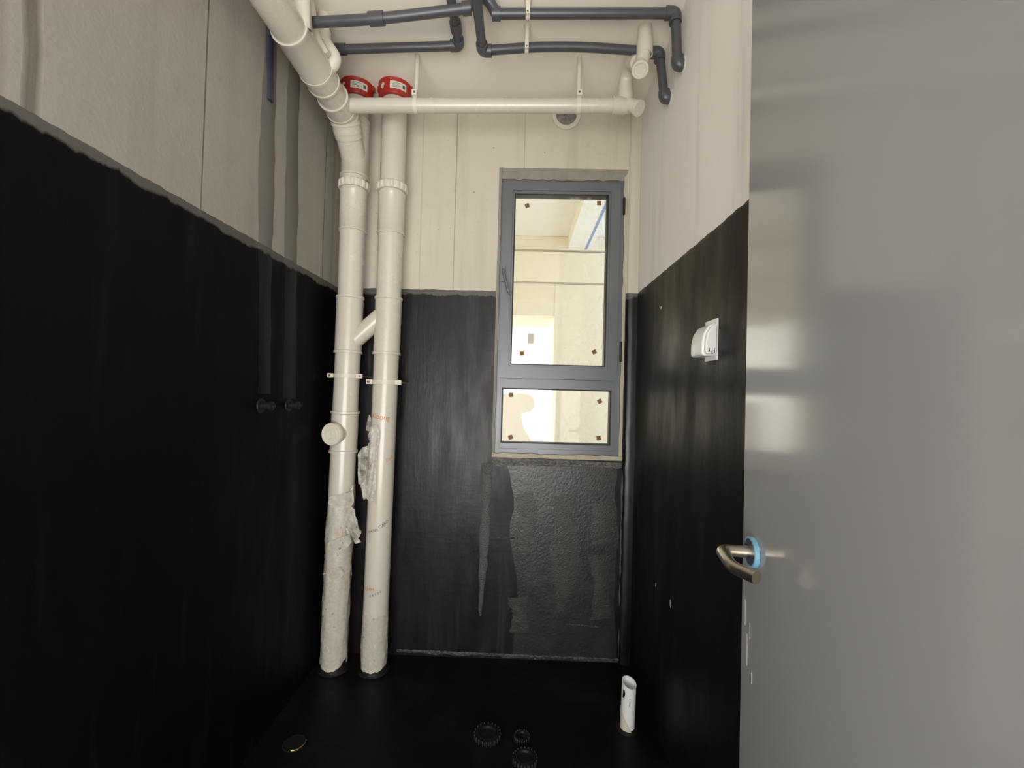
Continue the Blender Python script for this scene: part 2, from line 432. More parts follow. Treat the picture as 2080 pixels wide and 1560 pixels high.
# ------------------------------------------------------------------ hall behind the camera
def shell(name, a, b, mat, label): return struct(Mesh().box(a, b).build(name, mat, smooth=0), label)
shell('floor_hall', (-1.7, -1.8, -.12), (1.9, Y0 - .1, 0), M_hfloor, 'grey screed floor of the hall')
shell('ceiling_hall', (-1.7, -1.8, 2.7), (1.9, Y0 - .1, 2.8), M_hall, 'white hall ceiling')
shell('wall_hall_left', (-1.8, -1.8, 0), (-1.7, Y0 - .1, 2.7), M_hall, 'white hall wall')
shell('wall_hall_right', (1.9, -1.8, 0), (2.0, Y0 - .1, 2.7), M_hall, 'white hall wall')
mb = Mesh(); mb.box((-1.7, -1.8, 0), (-.8, -1.7, 2.7)); mb.box((1.5, -1.8, 0), (1.9, -1.7, 2.7)); mb.box((-.8, -1.8, 2.5), (1.5, -1.7, 2.7)); mb.box((-.8, -1.8, 0), (1.5, -1.7, .2))
struct(mb.build('wall_hall_window', M_hall, smooth=0), 'white hall wall with a wide window opening')
mb = Mesh(); mb.box((-1.7, Y0 - .2, 0), (XL - W, Y0 - .1, 2.7)); mb.box((XR + W, Y0 - .2, 0), (1.9, Y0 - .1, 2.7)); mb.box((XL - W, Y0 - .2, ZC + .12), (XR + W, Y0 - .1, 2.7))
struct(mb.build('wall_hall_front', M_hall, smooth=0), 'white hall wall beside the doorway')

# ------------------------------------------------------------------ room beyond the window
OY0, OY1, OZ = YB + .2, 4.25, HC + 1.50
shell('floor_outer', (-2.6, OY0, -.12), (2.8, 7.8, 0), M_hfloor, 'screed floor beyond the window')
shell('ceiling_outer', (-2.6, OY0, OZ), (2.8, 7.8, OZ + .12), M_outer2, 'white ceiling beyond the window')
shell('wall_outer_left', (-2.6, OY0, 0), (-2.5, 7.8, OZ), M_outer, 'cream wall beyond the window')
shell('wall_outer_right', (2.7, 4.25, 0), (2.8, 7.8, OZ), M_outer, 'cream wall beyond the window')
mb = Mesh(); mb.box((-2.6, OY0 - .02, 0), (XL - W, OY0, OZ)); mb.box((XR + W, OY0 - .02, 0), (2.8, OY0, OZ)); mb.box((XL - W, OY0 - .02, ZC + .12), (XR + W, OY0, OZ))
struct(mb.build('wall_outer_near', M_outer, smooth=0), 'cream wall around the small room, outer side')
oR = pY(1125, 700, OY1).x; oH = pY(1080, 641, OY1).z; oL = -.75; oS = OY1 + .75
mb = Mesh(); mb.box((oR, OY1, 0), (2.8, OY1 + .2, OZ)); mb.box((-2.6, OY1, 0), (oL, OY1 + .2, OZ)); mb.box((oL, OY1, oH), (oR, oS, OZ))
wof = struct(mb.build('wall_outer_far', M_outer, smooth=0), 'cream wall with a tall opening seen through the window')
zt = pY(1130, 511, OY1).z
Mesh().box((-2.5, OY1 - .02, pY(1130, 482, OY1).z), (2.7, OY1, pY(1130, 509, OY1).z)).build('beam_band', M_outer, wof, 0)
Mesh().box((-2.5, OY1 - .012, pY(1130, 513, OY1).z), (2.7, OY1, pY(1130, 574, OY1).z)).build('formwork_panel', M_outer, wof, 0)
Mesh().box((oR + .001, OY1 - .006, .0), (2.7, OY1, pY(1130, 578, OY1).z)).build('formwork_panel', M_outer, wof, 0)
M_seam = simple('seam_shadow_grey', (.46, .41, .33), .9)
M_chalk = simple('blue_chalk', (.25, .33, .62), .8)
for yy in (510.5, 576):
    zz_ = pY(1130, yy, OY1).z; Mesh().box((-2.5, OY1 - .014, zz_ - .004), (2.7, OY1, zz_ + .004)).build('formwork_seam', M_seam, wof, 0)
ob = struct(Mesh().box((pZ(1186, 408, OZ - .12).x, OY0, OZ - .12), (pZ(1186, 408, OZ - .12).x + .22, OY1, OZ)).build('beam_outer', M_outer2, smooth=0), 'white ceiling beam beyond the window')
bx_ = pZ(1186, 408, OZ - .12).x + .16
Mesh().box((bx_, OY0 + .3, OZ - .123), (bx_ + .02, OY1, OZ - .119)).build('chalk_line', M_chalk, ob, 0)
# farther room window wall
FY = 7.6
fz0 = pY(1090, 846, FY).z; fz1 = pY(1090, 712, FY).z; fx0 = pY(1065, 760, FY).x; fx1 = fx0 + 1.3
mb = Mesh(); mb.box((-2.6, FY, 0), (fx0, FY + .2, OZ)); mb.box((fx1, FY, 0), (2.8, FY + .2, OZ)); mb.box((fx0, FY, 0), (fx1, FY + .2, fz0)); mb.box((fx0, FY, fz1), (fx1, FY + .2, OZ))
wfw = struct(mb.build('wall_outer_window', M_outer2, smooth=0), 'farthest white wall with a bright window')
Mesh().box((fx0 - .02, FY - .03, fz1), (fx1, FY, fz1 + .10)).build('window_head', M_outer2, wfw, 0)
Mesh().box((pY(1072, 690, FY).x, FY - .03, pY(1077, 697, FY).z), (pY(1083, 690, FY).x, FY, pY(1077, 678, FY).z)).build('wall_box', M_mortar, wfw, 0)
# board with rounded edge standing in the opening
BY = 4.36
poly = [(960, 801), (1058, 799), (1074, 801), (1083, 807), (1086, 817), (1085, 828), (1078, 836), (1066, 839), (1059, 841), (1061, 855), (1064, 870), (1071, 880), (1078, 893), (1081, 906)]
pp = [pY(x, y, BY) for x, y in poly]
pp += [Vector((pp[-1].x + .06, BY, .6)), Vector((pp[-1].x + .06, BY, 0.001)), Vector((pp[0].x, BY, 0.001))]
tag(Mesh().prism(pp, (0, .04, 0)).build('board', M_board, smooth=0), 'pale board with a knobbed curved edge seen low through window', 'board')

# ------------------------------------------------------------------ window
win = bpy.data.objects.new('window_1', None); COL.objects.link(win); struct(win, 'grey aluminium window with casement over a fixed light'); win['_base'] = [.177, YB, WZ0]
fy0, fy1 = YB + .018, YB + .075
def wp(px, py, y=None): p = pY(px, py, fy0 if y is None else y); return p.x, p.z
FX0, FX1 = -.121, .474; FZ0, FZ1 = HC - .297, HC + 1.022
def frame_ring(x0, x1, z0, z1, w, ya, yb, mb=None, ws=None):
    """four mitred bars round a rectangle; w = bar width (left, right, bottom, top)"""
    l, r, b_, t = ws if ws else (w, w, w, w); mb = mb or Mesh()
    o = [(x0, z0), (x1, z0), (x1, z1), (x0, z1)]; i = [(x0 + l, z0 + b_), (x1 - r, z0 + b_), (x1 - r, z1 - t), (x0 + l, z1 - t)]
    for k in range(4):
        k2 = (k + 1) % 4; a, b, c, d = o[k], o[k2], i[k2], i[k]
        v = [(p[0], y, p[1]) for y in (ya, yb) for p in (a, b, c, d)]
        mb.add(v, [(0, 1, 2, 3), (4, 7, 6, 5), (0, 4, 5, 1), (1, 5, 6, 2), (2, 6, 7, 3), (3, 7, 4, 0)])
    return mb
gx0, gz1 = wp(1047, 393); gx1, gz0 = wp(1228, 744)
lx0, lz1 = wp(1021, 789); lx1, lz0 = wp(1238, 904)
TZ0 = wp(1130, 790)[1]; TZ1 = wp(1130, 771)[1]
frame_ring(FX0, FX1, FZ0, FZ1, .02, fy0, fy1, ws=(.022, .030, .026, .022)).build('outer_frame', M_alu, win, 0)
Mesh().box((FX0 + .022, fy0 + .001, TZ0), (FX1 - .03, fy1, TZ1)).build('transom', M_alu, win, 0)
# lower fixed light frame
frame_ring(FX0 + .022, FX1 - .030, FZ0 + .026, TZ0, .01, fy0 + .004, fy1, ws=(lx0 - FX0 - .022, FX1 - .03 - lx1, lz0 - FZ0 - .026, max(.004, TZ0 - lz1))).build('fixed_frame', M_alu, win, 0)
frame_ring(lx0 - .004, lx1 + .004, lz0 - .004, lz1 + .004, .006, fy0 + .002, fy1 - .01).build('gasket', M_gasket, win, 0)
# opening casement, proud of the frame
sx0, sx1, sz0, sz1 = FX0 + .013, FX1 - .022, TZ1 + .001, FZ1 - .012
frame_ring(sx0, sx1, sz0, sz1, .02, fy0 - .012, fy1, ws=(gx0 - .012 - sx0, sx1 - gx1 - .012, gz0 - .012 - sz0, sz1 - gz1 - .012)).build('casement_frame', M_alu, win, 0)
frame_ring(gx0 - .013, gx1 + .013, gz0 - .013, gz1 + .013, .013, fy0 - .004, fy1 - .005, ws=(.010, .010, .010, .012)).build('glazing_bead', M_alu, win, 0)
frame_ring(gx0 - .004, gx1 + .004, gz0 - .004, gz1 + .004, .006, fy0 + .006, fy1 - .005).build('gasket', M_gasket, win, 0)
def pane(x0, x1, z0, z1, y, pads):
    p = Mesh().box((x0, y, z0), (x1, y + .006, z1)).build('pane', M_glass, win, 0)
    for px, py, rot in pads:
        c = pY(px, py, y); s = .0085; pts = []
        for k in range(4):
            a = R(rot + 45 + 90 * k); pts.append((c.x + s * 1.7 * math.cos(a), y - .003, c.z + s * 1.7 * math.sin(a)))
        Mesh().prism(pts, (0, .0028, 0)).build('cork_pad', M_card, p, 0)
pane(gx0 - .003, gx1 + .003, gz0 - .003, gz1 + .003, fy0 + .02, [(1071, 418, 20), (1217, 413, 0), (1060, 718, 8), (1207, 715, 30)])
pane(lx0 - .003, lx1 + .003, lz0 - .003, lz1 + .003, fy0 + .02, [(1038, 802, 5), (1218, 815, 30), (1037, 888, 18), (1216, 890, 8)])
# handle: base plate, bent lever
hb_ = pY(1022, 556, fy0 - .012); hx, hz = hb_.x, hb_.z
han = Mesh().box((hx - .012, fy0 - .022, hz - .04), (hx + .012, fy0 - .012, hz + .035)).build('handle', M_alu, win, 0)
e_ = pY(1033, 597, fy0 - .045)
Mesh().tube(fillet([(hx + .002, fy0 - .020, hz + .012), (hx, fy0 - .05, hz + .012), (e_.x - .002, fy0 - .052, e_.z + .012), (e_.x + .010, fy0 - .046, e_.z)], .012, 5), .0062, 10).build('handle_lever', M_alu, han)
for py0, py1, px in ((402, 436, 1268), (694, 735, 1261)):
    a = pY(px, py0, fy0 - .012); b = pY(px, py1, fy0 - .012)
    h = Mesh().tube([(a.x, fy0 - .014, a.z), (a.x, fy0 - .014, b.z)], .0055, 10).build('hinge', M_gasket, win)
# mortar around the frame
def mortar_bar(x0, x1, z0, z1, yf, horizontal, seed, mat):
    n = 26; v = []; f = []; rnd = random.Random(seed)
    for i in range(n + 1):
        t = i / n; j = rnd.uniform(-.004, .004); k = rnd.uniform(0, .006)
        if horizontal: x = x0 + (x1 - x0) * t; q = [(x, yf + .05, z0 + j), (x, yf - k, z0 + j), (x, yf - k - .002, z1), (x, yf + .05, z1)]
        else: z = z0 + (z1 - z0) * t; q = [(x0 + j * .6, yf + .05, z), (x0 + j * .6, yf - k, z), (x1, yf - k - .002, z), (x1, yf + .05, z)]
        v += q
    for i in range(n):
        for k in range(4):
            a = i * 4 + k; b = i * 4 + (k + 1) % 4; f.append((a, b, b + 4, a + 4))
    f += [(0, 1, 2, 3), tuple(n * 4 + k for k in range(4))]
    return finish('mortar_joint', v, f, mat, win, 0)
mortar_bar(WX0, WX1, FZ1 - .002, WZ1, YB + .012, True, 1, M_mortar)
mortar_bar(WX0, WX1, FZ0 + .004, WZ0, YB + .004, True, 2, M_mortar_l)
mortar_bar(FX0 + .003, WX0, WZ0, WZ1, YB + .004, False, 3, M_mortar)
mortar_bar(FX1 - .004, WX1, WZ0, WZ1, YB + .010, False, 4, M_mortar_l)

# ------------------------------------------------------------------ door
tilt = R(6.9)
EDGE = Vector((.452, .902, 0)); tdir = Vector((-math.sin(tilt), -math.cos(tilt), 0)); ndir = Vector((-math.cos(tilt), math.sin(tilt), 0))
def dp(u, n, z): return EDGE + tdir * u + ndir * n + Vector((0, 0, z))
door = bpy.data.objects.new('door_1', None); COL.objects.link(door); struct(door, 'open grey lacquered door leaf'); door['_base'] = list(dp(.37, 0, 0.01))
DW, DT, DH = .755, .042, 2.08
pts = [dp(0, 0, .012), dp(DW, 0, .012), dp(DW, -DT, .012), dp(0, -DT, .012)]
leaf = Mesh().prism(pts, (0, 0, DH)).build('leaf', M_door, door, 0)
bv = leaf.modifiers.new('edge_bevel', 'BEVEL'); bv.width = .002; bv.segments = 2
hz = pX(1518, 1112, dp(.06, 0, 0).x).z
hset = Mesh().lathe(dp(.058, 0, hz), ndir, [(0, .004), (0, .027), (.007, .027), (.009, .0255), (.009, .004)], 40).build('handle_rosette', M_rosette, door)
Mesh().lathe(dp(.058, 0, hz), ndir, [(0.0005, .0268), (0.0005, .0278), (.0088, .0278), (.0094, .0245), (.0090, .0245), (.0084, .0268)], 40).build('blue_film_rim', M_film_b, hset)
a0 = dp(.058, .008, hz); 
lev = fillet([a0, dp(.058, .060, hz), dp(.128, .062, hz - .006), dp(.168, .038, hz - .006)], .017, 8)
Mesh().tube(lev, .0108, 18).build('handle_lever', M_steel, hset)
# back-side lever too
Mesh().tube(fillet([dp(.058, -DT, hz), dp(.058, -DT - .035, hz), dp(.16, -DT - .035, hz - .01)], .02, 6), .0098, 14).build('handle_lever', M_steel, hset)
for k, (px, py, l) in enumerate(((1512, 1215, .05), (1520, 1290, .06), (1508, 1250, .03), (1523, 1362, .02))):
    p = dp(.02 + .012 * k, .0006, 0); zz = pX(px, py, p.x).z; p = Vector((p.x, p.y, zz))
    Mesh().prism([p, p + Vector((0, 0, -l * .5)) + tdir * .0008, p + Vector((0, 0, -l)) + tdir * .0012, p + Vector((0, 0, -l * .4)) + tdir * .0016], ndir * .0004).build('paint_scratch', M_chip, leaf, 0)

# ------------------------------------------------------------------ pipes
RS = .055
SX_T, SX_B = -.783, -.803; SY = 1.985
RX_T, RX_B = -.608, -.623
def sx(z, right_=False):
    a, b = (RX_T, RX_B) if right_ else (SX_T, SX_B)
    t = min(1, max(0, (HC + .30 - z) / (HC + .1))); return a + (b - a) * t
def sp(z, right_=False): return Vector((sx(z, right_), SY, z))
def zp(py, right_=False): return pY(700 if not right_ else 785, py, SY - .05).z
def stack_tube(z0, z1, r, right_=False, n=6): return Mesh().tube([sp(z0 + (z1 - z0) * i / n, right_) for i in range(n + 1)], r, 40)
def bead(z, r, right_, h=.007):
    return [(-h, r - .004), (-h * .7, r), (h * .7, r), (h, r - .004)]
def socket(z0, z1, right_, parent, name='socket', r=.0595, lip=.062):
    """a slip fitting: body with a thicker lip at each end"""
    p = sp(z0, right_); q = sp(z1, right_); L = (q - p).length
    prof = [(0, .0545), (0, lip), (.010, lip), (.013, r), (L - .013, r), (L - .010, lip), (L, lip), (L, .0545)]
    return Mesh().lathe(p, q - p, prof, 44).build(name, M_white, parent)
def ribbed(z, right_, parent):
    p = sp(z, right_); seg = 96; v = []; f = []
    hs = [(-.018, .0555), (-.018, .064), (-.014, .0655), (.012, .0655), (.018, .063), (.018, .0555)]
    for d, r in hs:
        for k in range(seg):
            rr = r + (.0030 if (k // 3) % 2 and r > .06 and -.016 < d < .017 else 0); a = 2 * math.pi * k / seg
            v.append(p + Vector((rr * math.cos(a), rr * math.sin(a), d)))
    n = len(hs)
    for i in range(n):
        for k in range(seg):
            j = (i + 1) % n; f.append((i * seg + k, i * seg + (k + 1) % seg, j * seg + (k + 1) % seg, j * seg + k))
    return finish('expansion_collar', v, f, M_white2, parent, 30)

def wrap_text(txt, px, py, size, right_, mat, parent, slant=0.0, r=RS + .0006, name='print'):
    """flat print laid round the pipe"""
    cu = bpy.data.curves.new('print', 'FONT'); cu.body = txt; cu.size = size; cu.align_x = 'CENTER'; cu.align_y = 'CENTER'
    t = bpy.data.objects.new('print', cu); COL.objects.link(t)
    dg = bpy.context.evaluated_depsgraph_get(); dg.update()
    me = bpy.data.meshes.new_from_object(t.evaluated_get(dg)); bpy.data.objects.remove(t)
    z = pY(px, py, SY - .05).z; c = sp(z, right_); x = pY(px, py, SY - .05).x - c.x
    th0 = math.asin(max(-.95, min(.95, x / r)))
    for vtx in me.vertices:
        u, w = vtx.co.x, vtx.co.y
        u2 = u * math.cos(slant) - w * math.sin(slant); w2 = u * math.sin(slant) + w * math.cos(slant)
        a = th0 + u2 / r
        vtx.co = (c.x + r * math.sin(a), c.y - r * math.cos(a), z + w2)
    me.materials.clear(); me.materials.append(mat)
    o = bpy.data.objects.new(name, me); COL.objects.link(o); o.parent = parent
    return o

# --- soil stack (left)
ss = thing('soil_stack_pipe', 'left white soil stack with round cleanout cap, beside the concrete wall', 'pipe', sp(0), 'white waste stacks at the back wall')
stack_tube(.002, ZC + .03, RS, False, 12).build('pipe', M_white, ss)
ribbed(zp(368) , False, ss)
socket(zp(463) - .002, zp(372) - .016, False, ss, 'expansion_joint', .0585, .0605)
socket(zp(716), zp(598), False, ss, 'junction_fitting', .0585, .062)
socket(zp(922), zp(836), False, ss, 'cleanout_fitting', .0585, .0625)
# wye at the top where the overhead drain comes in
ZB = HC + 1.160; BX = -.783
wz = ZB - .135
socket(wz - .075, wz + .19, False, ss, 'wye_fitting', .0600, .0625)
# cleanout door
cc = sp(zp(881)); cn = Vector((-.28, -1, .0)).normalized()
cap = Mesh().lathe(cc + cn * .035, cn, [(0, .002), (0, .043), (.040, .043), (.040, .002)], 36).build('cleanout_branch', M_white, ss)
prof = [(.035, .002), (.035, .049), (.050, .050), (.056, .047), (.056, .040), (.053, .039), (.053, .030), (.056, .029), (.056, .018), (.053, .017), (.053, .008), (.056, .007), (.056, .0005)]
Mesh().lathe(cc + cn * .035, cn, prof, 40, closed=False).build('cleanout_cap', M_white2, cap)
wrap_text('EIIO', 688, 1085, .024, False, M_orange, ss, R(4))
wrap_text('ETTTL', 706, 1187, .022, False, M_orange, ss, R(38))
wrap_text('IDAB8', 705, 1080, .020, False, M_ink, ss, R(24))
# --- vent stack (right)
vs_ = thing('vent_stack_pipe', 'right white vent stack nearer the window, with orange print', 'pipe', sp(0, True), 'white waste stacks at the back wall')
stack_tube(.002, ZC + .03, RS, True, 12).build('pipe', M_white, vs_)
ribbed(zp(373, True), True, vs_)
socket(zp(469, True) - .002, zp(377, True) - .016, True, vs_, 'expansion_joint', .0585, .0605)
socket(zp(719, True), zp(600, True), True, vs_, 'junction_fitting', .0585, .062)
pL = sp(zp(700)) + Vector((0, -.004, 0)); pR = sp(zp(626, True), True) + Vector((0, -.004, 0))
Mesh().tube([pL, pR], .040, 32).build('cross_branch', M_white, vs_)
wrap_text('Xloong', 772, 847, .030, True, M_orange, vs_, R(-8))
wrap_text('//oll', 789, 933, .024, True, M_orange, vs_, R(30))
wrap_text('WATER', 757, 1079, .016, True, M_ink, vs_, R(16))
wrap_text('CASO', 779, 1066, .019, True, M_ink, vs_, R(32))
wrap_text('EHH', 750, 1197, .024, True, M_orange, vs_, R(4))
wrap_text('0 8 5 0 6', 763, 1207, .015, True, M_ink, vs_, R(20))

# --- overhead drain running along the left wall
od = thing('overhead_drain_pipe', 'thick white drain pipe slung under the ceiling along the concrete wall', 'pipe', (BX, 1.0, ZB))
endw = Vector((sx(wz), SY, wz))
path = [Vector((BX, Y0 + .002, ZB)), Vector((BX, SY - .135, ZB)), endw]
Mesh().tube(fillet(path, .05, 8), .055, 40).build('pipe', M_white, od)
def ysock(y0, y1, r=.0595, lip=.0625, name='socket'):
    L = y1 - y0
    return Mesh().lathe((BX, y0, ZB), (0, 1, 0), [(0, .0545), (0, lip), (.008, lip), (.011, r), (L - .011, r), (L - .008, lip), (L, lip), (L, .0545)], 44).build(name, M_white, od)
tee = ysock(1.40, 1.60, .0600, .0612, 'tee_fitting')
ysock(1.585, 1.66, .0595, .0625, 'coupling')
ysock(1.735, 1.855, .0595, .0622, 'tee_fitting')
dv = (endw - path[1]).normalized()
for d, r in ((-.012, .0625), (.028, .0630), (.060, .0615)):
    p = path[1] + dv * d if d > 0 else path[1] + Vector((0, d - .02, 0))
    ax = dv if d > 0 else Vector((0, 1, 0))
    Mesh().lathe(p, ax, [(-.006, .054), (-.006, r), (.006, r), (.006, .054)], 40).build('socket_ring', M_white, od)
Mesh().tube(fillet([Vector((BX, SY - .16, ZB)), path[1], path[1] + dv * .09], .05, 8), .0592, 36).build('elbow', M_white, od)
# branch up from the first tee to the slab: small trap pipe
tb = thing('trap_pipe', 'thin white trap pipe dropping from ceiling beside the thick overhead drain', 'pipe', (-.70, 1.58, ZC), 'white trap pipes under the ceiling')
t0 = pY(652, 30, 1.58)
Mesh().tube(fillet([(t0.x, 1.60, ZC + .01), (t0.x, 1.60, HC + 1.285), (BX + .075, 1.60, ZB + .045), (BX + .03, 1.60, ZB)], .03, 8), .0225, 24).build('pipe', M_white2, tb)
Mesh().lathe((t0.x, 1.60, HC + 1.300), (0, 0, 1), [(-.035, .022), (-.035, .0275), (.012, .0275), (.012, .022)], 28).build('socket', M_white2, tb)
b0 = pY(614, 62, 1.42); b1 = pY(607, -30, 1.42)
Mesh().tube([Vector((BX + .012, 1.44, ZB + .01)), b0, Vector((b1.x, 1.42, ZC + .005))], [.033, .031, .030], 26).build('inlet_branch', M_white2, tb)
b2 = pY(634, 0, 1.53)
Mesh().tube(fillet([(b2.x - .012, 1.53, ZC + .005), (b2.x, 1.535, HC + 1.29), (b2.x + .01, 1.545, HC + 1.24), (BX + .05, 1.56, ZB + .03)], .03, 6), .018, 22).build('inlet_pipe', M_white2, tb)

# --- crosswise small drain with trap
hd = thing('crosswise_drain_pipe', 'thin white drain pipe crossing in front of both stacks', 'pipe', (-.2, 1.79, HC + 1.16))
HY = 1.79
hA = pY(700, 214.5, HY); hB = pY(1262, 215, HY)
hA = Vector((BX + .03, HY, hA.z)); TX = pY(1271, 190, HY).x
Mesh().tube([hA, Vector((TX - .02, HY, hB.z))], .0285, 32).build('pipe', M_white, hd)
Mesh().lathe((TX - .055, HY, hB.z), (1, 0, 0), [(0, .028), (0, .0335), (.05, .0335), (.06, .031), (.075, .030), (.075, .001), (.0, .001)], 32).build('tee_socket', M_white, hd)
# riser, trap bend
top = HC + 1.300
tr = thing('trap_pipe', 'thin white trap pipe with screw plug hanging from ceiling near the right wall', 'pipe', (.41, 1.70, ZC), 'white trap pipes under the ceiling')
cI = pY(1311, 60, 1.63); cB = pY(1300, 140, 1.63)
Mesh().tube(fillet([(TX, HY, hB.z - .005), (TX, HY - .005, top - .012), (cI.x - .035, 1.715, top - .002), (cB.x - .004, 1.66, cB.z + .045)], .055, 10), .0265, 26).build('bend', M_white2, tr)
Mesh().lathe((TX, HY, hB.z + .055), (0, 0, 1), [(-.05, .026), (-.05, .031), (-.012, .032), (.0, .030), (.03, .0285), (.03, .026)], 30).build('socket', M_white2, tr)
Mesh().lathe((TX + .012, HY - .01, hB.z), Vector((.55, -.45, -.55)), [(.0, .002), (.0, .026), (.045, .026), (.045, .030), (.058, .030), (.058, .002)], 28).build('end_plug', M_white2, tr)
Mesh().tube(fillet([(cI.x, 1.635, ZC + .01), (cI.x, 1.635, cB.z + .075), (cB.x, 1.635, cB.z + .005)], .05, 6), [.0245] * 3 + [.0265] * 6, 26).build('inlet_pipe', M_white2, tr) if False else \
    Mesh().tube(fillet([(cI.x, 1.635, ZC + .01), (cI.x, 1.635, cB.z + .085), (cB.x + .004, 1.632, cB.z)], .03, 6), .0255, 26).build('inlet_pipe', M_white2, tr)
Mesh().lathe((cI.x, 1.635, cB.z + .105), (0, 0, 1), [(-.05, .025), (-.05, .030), (.0, .030), (.008, .0285), (.008, .025)], 28).build('socket', M_white2, tr)
pn = Vector((-.10, -.55, -.80)).normalized()
pl = Mesh().lathe(Vector((cB.x, 1.632, cB.z + .012)), pn, [(0, .002), (0, .028), (.022, .028), (.022, .030), (.034, .030), (.034, .022), (.029, .021), (.029, .0005)], 30, closed=False).build('screw_plug', M_white2, tr)

# ceiling hangers for the crosswise drain
for px, py, lab in ((848, 112, 'thin white hanger rod on the drain, beside the red collars'), (1178, 110, 'thin white hanger rod on the drain, above the round vent')):
    hx_ = pZ(px, py, ZC).x; zz = hA.z + (hB.z - hA.z) * (hx_ - hA.x) / (hB.x - hA.x)
    h = thing('pipe_hanger', lab, 'hanger', (hx_, HY, ZC), 'hangers of the crosswise drain')
    Mesh().tube([(hx_, HY - .004, ZC), (hx_, HY - .004, zz + .032)], .0088, 12).build('rod', M_white2, h)
    Mesh().lathe((hx_ - .008, HY, zz), (1, 0, 0), [(0, .0287), (0, .0310), (.016, .0310), (.016, .0287)], 30).build('clamp_ring', M_white2, h)
    s = Mesh().box((hx_ - .010, HY - .036, zz + .022), (hx_ + .010, HY - .012, zz + .044)).build('clamp_lug', M_white2, h, 0)
    Mesh().lathe((hx_, HY - .036, zz + .033), (0, -1, 0), [(0, .0005), (0, .004), (.003, .004), (.003, .0005)], 12).build('screw', M_ink, s)

# red fire collars round the stacks at the ceiling
for r_, lab in ((False, 'red fire collar round the left stack at ceiling'), (True, 'red fire collar round the right stack at ceiling')):
    t = thing('fire_collar', lab, 'collar', (sx(2.5, r_), SY, ZC), 'red collars at the ceiling')
    p = Vector((sx(2.5, r_), SY, ZC - .068))
    body = Mesh().lathe(p, (0, 0, 1), [(0, .0555), (0, .070), (.003, .0715), (.064, .0715), (.068, .074), (.068, .0555)], 48).build('band', M_red, t)
    def curved(a0, a1, z0, z1, rr, th, name, mat, par, n=8):
        v = []; f = []
        for i in range(n + 1):
            a = a0 + (a1 - a0) * i / n
            for rad, z in ((rr, z0), (rr, z1), (rr + th, z1), (rr + th, z0)): v.append(p + Vector((rad * math.sin(a), -rad * math.cos(a), z)))
        for i in range(n):
            for k in range(4): f.append((i * 4 + k, i * 4 + (k + 1) % 4, i * 4 + 4 + (k + 1) % 4, i * 4 + 4 + k))
        f += [(0, 1, 2, 3), tuple(n * 4 + k for k in range(4))]
        return finish(name, v, f, mat, par, 40)
    st = curved(R(-2), R(58), .018, .050, .0715, .0008, 'paper_label', M_sticker, t)
    for k in range(4): curved(R(6), R(30 + 6 * (k % 2)), .024 + .006 * k, .0255 + .006 * k, .0723, .0002, 'label_line', M_ink, st)
    curved(R(42), R(52), .026, .042, .0723, .0002, 'label_mark', M_ink, st)
    v = []
    em = [(0, .014), (.009, .008), (.012, .002), (.006, -.004), (.008, -.010), (-.002, -.014), (-.010, -.008), (-.011, .004), (-.005, .008)]
    for k, (u, w) in enumerate(em):
        a = R(-32) + u / .0715; v.append(p + Vector((.0725 * math.sin(a), -.0725 * math.cos(a), .036 + w)))
    finish('emblem', v, [tuple(range(len(v)))], M_sticker, t, 0)
    Mesh().box(p + Vector((-.080, -.01, .046)), p + Vector((-.066, .01, .068))).build('fixing_lug', M_red, t, 0)
    Mesh().box(p + Vector((.066, -.01, .046)), p + Vector((.080, .01, .068))).build('fixing_lug', M_red, t, 0)

# wall clamps of the stacks
for py, r_, lab in ((763, False, 'white pipe clamp holding the left stack'), (776, True, 'white pipe clamp holding the right stack')):
    z = zp(py, r_); c = sp(z, r_)
    t = thing('pipe_clamp', lab, 'clamp', (c.x, YB, z), 'stack clamps')
    Mesh().lathe(c - Vector((0, 0, .009)), (0, 0, 1), [(0, .0552), (0, .0585), (.018, .0585), (.018, .0552)], 40).build('band', M_white2, t)
    for s in (-1, 1):
        e = Mesh().box((c.x + s * .052, SY - .028, z - .010), (c.x + s * .078, SY - .018, z + .010)).build('ear', M_white2, t, 0)
        Mesh().lathe((c.x + s * .068, SY - .028, z), (0, -1, 0), [(0, .0005), (0, .0055), (.004, .0055), (.004, .0025), (.002, .002), (.002, .0005)], 14).build('screw', M_ink if s < 0 else M_steel, e)
        Mesh().tube([(c.x + s * .068, SY - .018, z), (c.x + s * .068, YB, z)], .004, 8).build('stud', M_steel, t)

# ------------------------------------------------------------------ grey water pipes under the ceiling
GR = .0165
def elbow_body(p, mat, parent, r=.021, a=None, b=None, l=.026):
    """rounded elbow: two short sockets meeting in a ball corner"""
    p = Vector(p); a = Vector(a).normalized(); b = Vector(b).normalized()
    return Mesh().tube(fillet([p + a * l, p, p + b * l], .018, 6), r, 20).build('elbow', mat, parent)
def coupling(p, ax, parent, L=.05, r=.0215):
    p = Vector(p); ax = Vector(ax).normalized()
    return Mesh().lathe(p - ax * L / 2, ax, [(0, .015), (0, r), (L, r), (L, .015)], 22).build('coupling', M_grey, parent)
